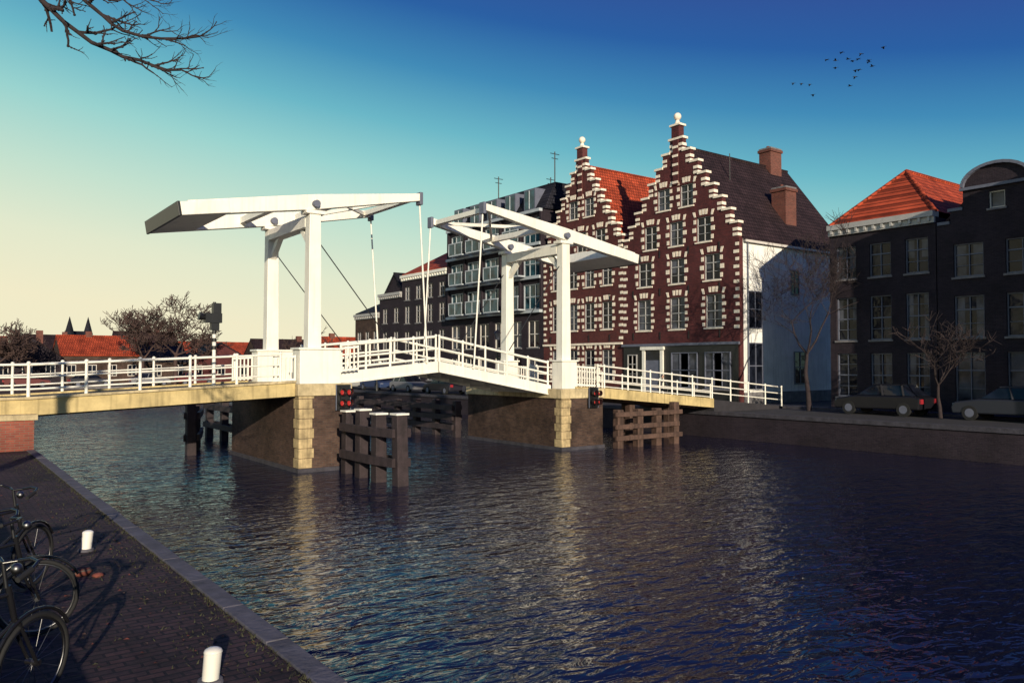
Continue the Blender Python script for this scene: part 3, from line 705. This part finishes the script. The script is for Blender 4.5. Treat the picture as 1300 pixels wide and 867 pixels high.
# ---------------------------------------------------------------- bicycles
def bicycle(x,y,rz,lean=0.1,steer=0.4):
    g=G('bicycle',(x,y,ZG),rz); R=.34
    wf,wr=Vector((.55,0,R)),Vector((-.52,0,R))
    for c,ax in((wr,(0,1,0)),(wf,(math.sin(-steer),math.cos(steer),0))):
        g.torus('tyres','rubber',c,ax,R-.02,.02,32,6); g.torus('rims','chrome',c,ax,R-.045,.01,32,5)
        axv=Vector(ax).normalized(); u=Vector((0,0,1)); w=axv.cross(u)
        for k in range(14):
            t=2*math.pi*k/14; g.cyl('spokes','chrome',c,c+(u*math.sin(t)+w*math.cos(t))*(R-.045),.0018,n=4,caps=False)
        g.cyl('hubs','chrome',c-axv*.05,c+axv*.05,.022)
        pts=[c+(u*math.sin(t)+w*math.cos(t)*-1)*(R+.025) for t in [math.radians(20+12*i) for i in range(12)]]
        g.tube('mudguards','black_m',pts,.014,6)
    bb=Vector((-.08,0,.29)); seat=Vector((-.25,0,.80)); head=Vector((.36,0,.86)); hl=Vector((.41,0,.66))
    for a,b_ in((bb,seat),(seat,head),(bb,hl),(bb,wr+Vector((0,.04,0))),(bb,wr-Vector((0,.04,0))),(seat-Vector((0,0,.06)),wr+Vector((0,.04,0))),(seat-Vector((0,0,.06)),wr-Vector((0,.04,0)))):
        g.cyl('frame','black_m',a,b_,.016,n=8)
    g.cyl('frame','black_m',head+Vector((-.01,0,.06)),hl,.02); 
    for s_ in(-.05,.05): g.cyl('fork','black_m',hl+Vector((0,s_,0)),wf+Vector((0,s_,0)),.012)
    g.cyl('seat_post','chrome',seat,seat+Vector((-.03,0,.12)),.013)
    g.sph('saddle','black',seat+Vector((-.06,0,.16)),.14,.095,.035); g.sph('saddle','black',seat+Vector((.07,0,.15)),.09,.035,.028)
    st=head+Vector((-.02,0,.05)); top=st+Vector((-.03,0,.17)); g.cyl('stem','chrome',st,top,.014)
    c_,s_=math.cos(steer),math.sin(steer)
    def rt(dx,dy,dz): return top+Vector((dx*c_-dy*s_,dx*s_+dy*c_,dz))
    for sd in(-1,1):
        P=[rt(0,0,0),rt(.05,.07*sd,.01),rt(.06,.16*sd,.03),rt(.02,.25*sd,.03),rt(-.08,.29*sd,.01),rt(-.20,.30*sd,-.02)]
        g.tube('handlebar','black_m',P,.013,8); g.cyl('grips','rubber',rt(-.08,.292*sd,.01),rt(-.21,.302*sd,-.022),.019)
    g.sph('headlamp','chrome',rt(.12,0,-.07),.04); g.torus('chainring','chrome',bb+Vector((0,.05,0)),(0,1,0),.085,.006,20,5)
    g.cyl('crank','chrome',bb+Vector((0,.07,0)),bb+Vector((.1,.07,-.13)),.01); g.cyl('crank','chrome',bb-Vector((0,.07,0)),bb+Vector((-.1,-.07,.13)),.01)
    for d in((.1,.12,-.13),(-.1,-.12,.13)): p=bb+Vector(d); g.beam('pedals','rubber',p-Vector((.045,0,0)),p+Vector((.045,0,0)),.08,.02)
    for yy_ in(-.06,0,.06): g.cyl('rack','black_m',(-.30,yy_,.72),(-.75,yy_,.72),.007)
    g.cyl('rack','black_m',(-.7,0,.72),wr,.007); g.box('rear_light','red_p',-.8,-.76,-.03,.03,.66,.71); g.cyl('kickstand','chrome',(-.3,.03,.3),(-.36,.22,.01),.01)
    g.done(); g.e.rotation_euler=(lean,0,rz)
bicycle(.50,9.85,math.radians(24),.06,.45)
bicycle(.34,8.05,math.radians(20),.05,-.35)
bicycle(.16,6.25,math.radians(26),.06,.3)
# ---------------------------------------------------------------- trees
def tree(name,base,h,seed,m='bark',levels=6,r0=.16,trunk=.3,spread=.55,kids=3,twig=1.0):
    rg=random.Random(seed); g=G(name)
    def br(p,d,l,r,lev):
        segs=3 if lev<2 else 2
        for k in range(segs):
            d2=(d+Vector((rg.gauss(0,.13),rg.gauss(0,.13),rg.gauss(0,.08)+.05))).normalized()
            q=p+d2*l/segs; r2_=r*(.86 if k<segs-1 else .74)
            g.cyl('trunk' if lev==0 else 'branches',m,p,q,r,r2_,6 if lev<2 else 4 if lev<4 else 3,caps=False)
            if lev>0 and k<segs-1 and lev<levels and rg.random()<.75:
                s=Vector((rg.gauss(0,1),rg.gauss(0,1),rg.gauss(.1,.6))).normalized()
                br(q,(d2*.6+s*.8).normalized(),l*.6,r2_*.55,lev+1)
            p,d,r=q,d2,r2_
        if lev<levels:
            for k in range(kids if lev<levels-1 else 2):
                s=Vector((rg.gauss(0,1),rg.gauss(0,1),rg.gauss(.1,.5))).normalized()
                br(p,(d*(1-spread)+s*spread+Vector((0,0,.12))).normalized(),l*rg.uniform(.62,.85),max(r*.72,.012*twig),lev+1)
    br(Vector(base),Vector((0,0,1)),h*trunk,r0,0)
    g.done(); return g
tree('bare_tree',(37.3,24.2,ZG),9.4,4,levels=6,r0=.15,trunk=.32,spread=.5,twig=.9)
tree('bare_tree',(36.6,17.2,ZG),5.0,14,levels=5,r0=.10,trunk=.30,spread=.55,twig=1.1)
tree('bare_tree',(24.6,100.5,ZG),13.2,7,m='bark_b',levels=6,r0=.35,trunk=.27,spread=.58,twig=3.6)
tree('bare_tree',(21.0,101,ZG),11.5,9,m='bark_b',levels=6,r0=.3,trunk=.27,spread=.6,twig=3.0)
tree('bare_tree',(9.6,100,ZG),9.5,12,m='bark_b',levels=6,r0=.3,trunk=.25,spread=.62,twig=3.2)
tree('bare_tree',(6.4,101,ZG),9,15,m='bark_b',levels=5,r0=.3,trunk=.25,spread=.62,twig=4)
tree('bare_tree',(41,97,ZG),9.6,22,m='bark_b',levels=5,r0=.25,trunk=.27,spread=.6,twig=3)
tree('bare_tree',(35,122,ZG),9.5,25,m='bark_b',levels=5,r0=.25,trunk=.27,spread=.6,twig=4)
rg=random.Random(31); g=G('overhanging_tree')
def seg(pts,r0,r1,n=7,part='branches'):
    for i in range(len(pts)-1):
        t=i/(len(pts)-1); t2=(i+1)/(len(pts)-1)
        g.cyl(part,'bark',pts[i],pts[i+1],r0+(r1-r0)*t,r0+(r1-r0)*t2,n,caps=False)
seg([(-3,9.6,-1.6),(-3.05,9.65,.5),(-2.9,9.6,2.5),(-3,9.5,5),(-3.1,9.6,8)],.24,.09,10,'trunk')
limb=[(-2.95,9.6,3.2),(-2,9.55,4.1),(-1,9.5,4.55),(0,9.45,4.4),(.5,9.42,4.15)]
seg(limb,.10,.045)
def twig(p,d,l,r,lev):
    n=5
    for k in range(n):
        d=(d+Vector((rg.gauss(0,.16),rg.gauss(0,.16),rg.gauss(0,.16)+.02))).normalized()
        q=p+d*l/n; r2_=r*.88; g.cyl('twigs','bark',p,q,r,r2_,5,caps=False)
        if rg.random()<.6: g.sph('twigs','bark',q,r2_*1.7,n=5,k=3)
        if lev<3 and rg.random()<(.75 if lev<2 else .5):
            sd=Vector((rg.gauss(.35,.5),rg.gauss(-.2,.5),rg.gauss(0,.6))).normalized()
            twig(q,(d*.75+sd*.75).normalized(),l*rg.uniform(.4,.65),r2_*.72,lev+1)
        p,r=q,r2_
def poly_twig(pts,r0,r1,l):
    n=len(pts)-1
    for i in range(n):
        a,b_=Vector(pts[i]),Vector(pts[i+1]); ra=r0+(r1-r0)*i/n; rb=r0+(r1-r0)*(i+1)/n
        mid=(a+b_)/2+Vector((rg.gauss(0,.02),rg.gauss(0,.02),rg.gauss(0,.02)))
        g.cyl('twigs','bark',a,mid,ra,(ra+rb)/2,6,caps=False); g.cyl('twigs','bark',mid,b_,(ra+rb)/2,rb,6,caps=False)
        for pp in(mid,b_):
            d=(b_-a).normalized(); sd=Vector((rg.gauss(.3,.4),rg.gauss(-.2,.4),rg.gauss(0,.55))).normalized()
            twig(pp,(d*.8+sd*.6).normalized(),l*rg.uniform(.6,1.1),rb*.8,1)
poly_twig([(.5,9.42,4.15),(.90,9.30,3.74),(1.1,9.12,3.48),(1.34,8.97,3.27),(1.6,8.8,3.13),(1.85,8.59,3.03),(2.07,8.43,2.99)],.030,.012,.40)
poly_twig([(.5,9.42,4.15),(.95,9.2,4.0),(1.21,9.06,3.78),(1.42,8.9,3.55),(1.59,8.78,3.39),(1.91,8.55,3.31),(2.22,8.31,3.33)],.028,.010,.36)
poly_twig([(.95,9.2,4.0),(1.3,9.0,3.85),(1.6,8.8,3.72),(1.85,8.6,3.70)],.018,.008,.3)
for k in range(10):
    a=rg.uniform(0,6.28); z=rg.uniform(4,8)
    twig(Vector((-3,9.55,z)),Vector((math.cos(a),math.sin(a),.5)).normalized(),2.6,.05,0)
g.done()
# ---------------------------------------------------------------- cars
def car(x,y,rz,col,zg=ZG,van=False,name='parked_car'):
    key='carpaint_%d'%int(col[0]*1000+col[2]*97)
    if key not in M: M[key]=mat(key,col,.35,.03,1,spec=.3)
    g=G(name,(x,y,zg),rz); Wd=.86; H=1.95 if van else 1.45
    if van: low=[(-2.3,.3),(2.3,.3),(2.35,.6),(2.25,.95),(1.7,1.1),(-2.3,1.1)]; top=[(-2.28,1.1),(1.65,1.1),(1.1,1.88),(-2.2,1.95)]
    else: low=[(-2.05,.32),(2.1,.28),(2.14,.55),(2.0,.78),(1.0,.93),(-1.7,.95),(-2.1,.85)]; top=[(-1.75,.95),(.98,.93),(.25,1.42),(-1.1,1.45)]
    def ext(part,m,pr,w0,w1):
        n=len(pr); zmin=min(p[1] for p in pr); zmax=max(p[1] for p in pr)
        def wd(z): return w0+(w1-w0)*(z-zmin)/(zmax-zmin)
        vs=[(p[0],-wd(p[1]),p[1]) for p in pr]+[(p[0],wd(p[1]),p[1]) for p in pr]
        g.poly(part,m,vs,[tuple(range(n)),tuple(range(2*n-1,n-1,-1))]+[(i,(i+1)%n,n+(i+1)%n,n+i) for i in range(n)])
    ext('body',key,low,Wd,Wd-.03); ext('greenhouse','glass',top,Wd-.05,Wd-.2)
    g.box('roof_panel',key,top[3][0]+.02,top[2][0]-.02,-Wd+.2,Wd-.2,H-.03,H+.03)
    for xx in(top[3][0]-.25,(-.35)):
        for s_ in(-1,1): g.beam('pillars',key,(xx,s_*(Wd-.045),.95),(xx+.15,s_*(Wd-.19),H-.02),.08,.05)
    for xx in(-1.35,1.35):
        for s_ in(-1,1):
            g.cyl('wheels','rubber',(xx,s_*(Wd-.16),.32),(xx,s_*(Wd+.02),.32),.32,n=20); g.cyl('hubcaps','frame_d',(xx,s_*(Wd+.021),.32),(xx,s_*(Wd+.03),.32),.19,n=14)
    for s_ in(-1,1):
        g.box('headlights','frame_d',2.03,2.10,s_*.5,s_*.78,.58,.72); g.box('tail_lights','red_p',-2.14 if not van else -2.33,-2.08 if not van else -2.27,s_*.55,s_*.8,.6,.82)
    g.done(bevel={'body':.06,'greenhouse':.03,'roof_panel':.02})
H90=math.pi/2
car(37.4,20.2,H90,(.010,.010,.014)); car(37.4,14.6,H90,(.025,.028,.04)); car(34.4,6,H90,(.03,.03,.05))
car(34.7,50,H90,(.05,.05,.07)); car(34.7,56,H90,(.02,.02,.03)); car(34.7,62,-H90,(.2,.2,.22)); car(34.7,68,-H90,(.03,.05,.12)); car(34.7,74,-H90,(.3,.3,.3))
for i,xx in enumerate((-4,3,9,15,21,26)): car(xx,97.5,0,[(.03,.03,.04),(.2,.2,.22),(.12,.03,.03)][i%3])
def lamp(x,y):
    g=G('street_lamp'); g.cyl('pole','black',(x,y,ZG),(x,y,ZG+4.2),.07,.045); g.cyl('base','black',(x,y,ZG),(x,y,ZG+.6),.12,.09)
    g.cyl('lantern','glass_c',(x,y,ZG+4.2),(x,y,ZG+4.7),.14,.24,6); g.cyl('lantern_top','black',(x,y,ZG+4.7),(x,y,ZG+4.95),.28,.05,6); g.done()
for p in((33.6,47),(33.6,66),(33.6,82),(33.6,6)): lamp(*p)
# ---------------------------------------------------------------- people
def person(name,loc,rz,pose='walk',m='cloth',seat=None):
    e=D.objects.new(name,None); COL.objects.link(e); e.location=loc; e.rotation_euler=(0,0,rz)
    if pose=='walk':
        J={'pel':(0,0,.95,.15),'wst':(0,0,1.12,.13),'chs':(0,0,1.32,.17),'nek':(0.01,0,1.49,.06),
        'sL':(0,.19,1.42,.07),'eL':(-.10,.24,1.13,.05),'hL':(.0,.24,.88,.035),'sR':(0,-.19,1.42,.07),'eR':(.05,-.24,1.13,.05),'hR':(.22,-.22,.92,.035),
        'tL':(0,.09,.9,.10),'kL':(.16,.10,.50,.065),'aL':(.22,.10,.09,.045),'fL':(.36,.11,.04,.035),'tR':(0,-.09,.9,.10),'kR':(-.04,-.10,.50,.065),'aR':(-.28,-.10,.12,.045),'fR':(-.17,-.11,.03,.035)}
        hd=(.03,0,1.63)
    else:
        J={'pel':(-.28,0,1.02,.15),'wst':(-.22,0,1.18,.13),'chs':(-.10,0,1.38,.17),'nek':(-.03,0,1.54,.06),
        'sL':(-.07,.19,1.46,.07),'eL':(.10,.26,1.24,.05),'hL':(.16,.28,1.10,.035),'sR':(-.07,-.19,1.46,.07),'eR':(.10,-.26,1.24,.05),'hR':(.16,-.28,1.10,.035),
        'tL':(-.24,.09,.98,.10),'kL':(.12,.10,.78,.065),'aL':(.02,.10,.36,.045),'fL':(.14,.11,.30,.035),'tR':(-.24,-.09,.98,.10),'kR':(.05,-.10,.60,.065),'aR':(-.14,-.10,.20,.045),'fR':(-.02,-.11,.14,.035)}
        hd=(.0,0,1.68)
    names=list(J); idx={n:i for i,n in enumerate(names)}
    E=[('pel','wst'),('wst','chs'),('chs','nek'),('chs','sL'),('sL','eL'),('eL','hL'),('chs','sR'),('sR','eR'),('eR','hR'),('pel','tL'),('tL','kL'),('kL','aL'),('aL','fL'),('pel','tR'),('tR','kR'),('kR','aR'),('aR','fR')]
    me=D.meshes.new('body'); me.from_pydata([J[n][:3] for n in names],[(idx[a],idx[b_]) for a,b_ in E],[])
    o=D.objects.new('body',me); COL.objects.link(o); o.parent=e; me.materials.append(M[m])
    mo=o.modifiers.new('Skin','SKIN'); mo.use_smooth_shade=True
    if me.skin_vertices:
        for i,n in enumerate(names):
            me.skin_vertices[0].data[i].radius=(J[n][3],J[n][3]); me.skin_vertices[0].data[i].use_root=(n=='pel')
    s_=o.modifiers.new('Sub','SUBSURF'); s_.levels=1; s_.render_levels=1
    g=G('tmp'); h=hd
    g.sph('head','skin',h,.095,.078,.12,12,9); g.sph('hair','cloth',(h[0]-.02,h[1],h[2]+.03),.098,.084,.108,12,9); g.sph('nose','skin',(h[0]+.1,0,h[2]-.005),.02,.014,.022,6,5)
    for s2 in(-1,1):
        g.sph('ears','skin',(h[0],s2*.08,h[2]-.005),.02,.012,.03,6,5); g.sph('eyes','black',(h[0]+.085,s2*.03,h[2]+.01),.01,.01,.008,6,4)
        hh=J['hL' if s2>0 else 'hR']; 
        g.sph('hands','skin',(hh[0]+.01,hh[1],hh[2]-.05),.03,.018,.045,8,6)
        for k in range(4): g.cyl('hands','skin',(hh[0]-.012+.015*k,hh[1],hh[2]-.08),(hh[0]-.005+.016*k,hh[1]-s2*.01,hh[2]-.15+.008*abs(k-1.5)),.008,.006,5)
        g.cyl('hands','skin',(hh[0]+.035,hh[1],hh[2]-.05),(hh[0]+.06,hh[1]-s2*.01,hh[2]-.09),.009,.007,5)
    g.done()
    for c in list(g.e.children): c.parent=e
    D.objects.remove(g.e)
person('pedestrian',(36,47.2,ZG),math.radians(-100),'walk')
person('pedestrian',(37.6,52.0,ZG),math.radians(80),'walk','cloth_b')
bicycle(36.4,33.6,math.radians(-85),0,0.0)
person('cyclist',(36.4,33.6,ZG),math.radians(-85),'ride')
# ---------------------------------------------------------------- birds
def bird(x,y,z,rz,f,s=.34):
    g=G('flying_bird',(x,y,z),rz); g.sph('body','black',(0,0,0),.5*s,.12*s,.12*s,8,5); g.sph('head','black',(.5*s,0,.04*s),.12*s,.09*s,.09*s,6,4)
    g.poly('tail','black',[(-.4*s,0,0),(-.8*s,.14*s,0),(-.8*s,-.14*s,0)],[(0,1,2)])
    for d in(-1,1):
        g.poly('wings','black',[(.25*s,0,.05*s),(-.2*s,0,.05*s),(-.1*s,d*.5*s,f*.35*s),(.28*s,d*.5*s,f*.35*s),(-.15*s,d*1.05*s,f*.25*s)],[(0,1,2,3),(3,2,4)])
    g.done()
rb=random.Random(77)
for k in range(17):
    bird(71.8+rb.gauss(0,1.1),41.3+rb.gauss(0,1.5),28.9+rb.gauss(0,.8),rb.uniform(-.6,.6)+2.2,rb.choice([-1,1,.6,-.3]),.36)
for k in range(3): bird(67+k*.6,44.8-k*.5,27.0+rb.gauss(0,.2),2.4,rb.choice([-1,1]),.3)
# ---------------------------------------------------------------- sky
w=D.worlds.new('World'); sc.world=w; w.use_nodes=True; nt=w.node_tree; N=nt.nodes; L=nt.links
for n in list(N): N.remove(n)
out=N.new('ShaderNodeOutputWorld'); tc=N.new('ShaderNodeTexCoord')
SUN_EL=math.radians(13.5); sd=Vector((-.37,-1,0)).normalized()
az=math.atan2(sd.x,sd.y)
sky=N.new('ShaderNodeTexSky'); sky.sky_type='NISHITA'; sky.sun_disc=False; sky.sun_elevation=SUN_EL; sky.sun_rotation=az
bg1=N.new('ShaderNodeBackground'); bg1.inputs['Strength'].default_value=.05; L.new(sky.outputs[0],bg1.inputs['Color'])
sp=N.new('ShaderNodeSeparateXYZ'); L.new(tc.outputs['Generated'],sp.inputs[0])
dt=N.new('ShaderNodeVectorMath'); dt.operation='DOT_PRODUCT'; dt.inputs[1].default_value=(.803,-.596,0); L.new(tc.outputs['Generated'],dt.inputs[0])
ma=N.new('ShaderNodeMath'); ma.operation='MULTIPLY_ADD'; ma.inputs[1].default_value=.15; L.new(dt.outputs['Value'],ma.inputs[0]); L.new(sp.outputs[2],ma.inputs[2])
cr=N.new('ShaderNodeValToRGB'); L.new(ma.outputs[0],cr.inputs[0])
stops=[(0.0,(243,236,202)),(.07,(228,234,206)),(.14,(196,226,208)),(.21,(154,212,208)),(.27,(108,184,200)),(.335,(66,140,184)),(.40,(42,96,164)),(.48,(52,76,148)),(1.0,(38,44,124))]
el=cr.color_ramp.elements
el[0].position=0; el[0].color=(*s2l(stops[0][1]),1); el[1].position=1; el[1].color=(*s2l(stops[-1][1]),1)
for p,c in stops[1:-1]:
    e=el.new(p); e.color=(*s2l(c),1)
bg2=N.new('ShaderNodeBackground'); L.new(cr.outputs[0],bg2.inputs['Color']); bg2.inputs['Strength'].default_value=1.0
mx=N.new('ShaderNodeMixShader'); mx.inputs[0].default_value=.98; L.new(bg1.outputs[0],mx.inputs[1]); L.new(bg2.outputs[0],mx.inputs[2]); L.new(mx.outputs[0],out.inputs[0])
sl=D.lights.new('sun','SUN'); sl.energy=5.0; sl.angle=math.radians(.5); sl.color=(1,.87,.66)
so=D.objects.new('sun',sl); COL.objects.link(so)
to=Vector((sd.x*math.cos(SUN_EL),sd.y*math.cos(SUN_EL),math.sin(SUN_EL)))
so.rotation_euler=to.to_track_quat('Z','Y').to_euler()
# ---------------------------------------------------------------- camera
cam=D.cameras.new('camera'); co=D.objects.new('camera',cam); COL.objects.link(co); cam.lens=28; cam.sensor_width=36; cam.clip_end=6000; cam.clip_start=.05
co.location=(0,0,0); co.rotation_euler=(math.radians(91.67),0,math.radians(-36.6)); sc.camera=co
sc.view_settings.view_transform='Standard'; sc.view_settings.look='None'; sc.view_settings.exposure=0
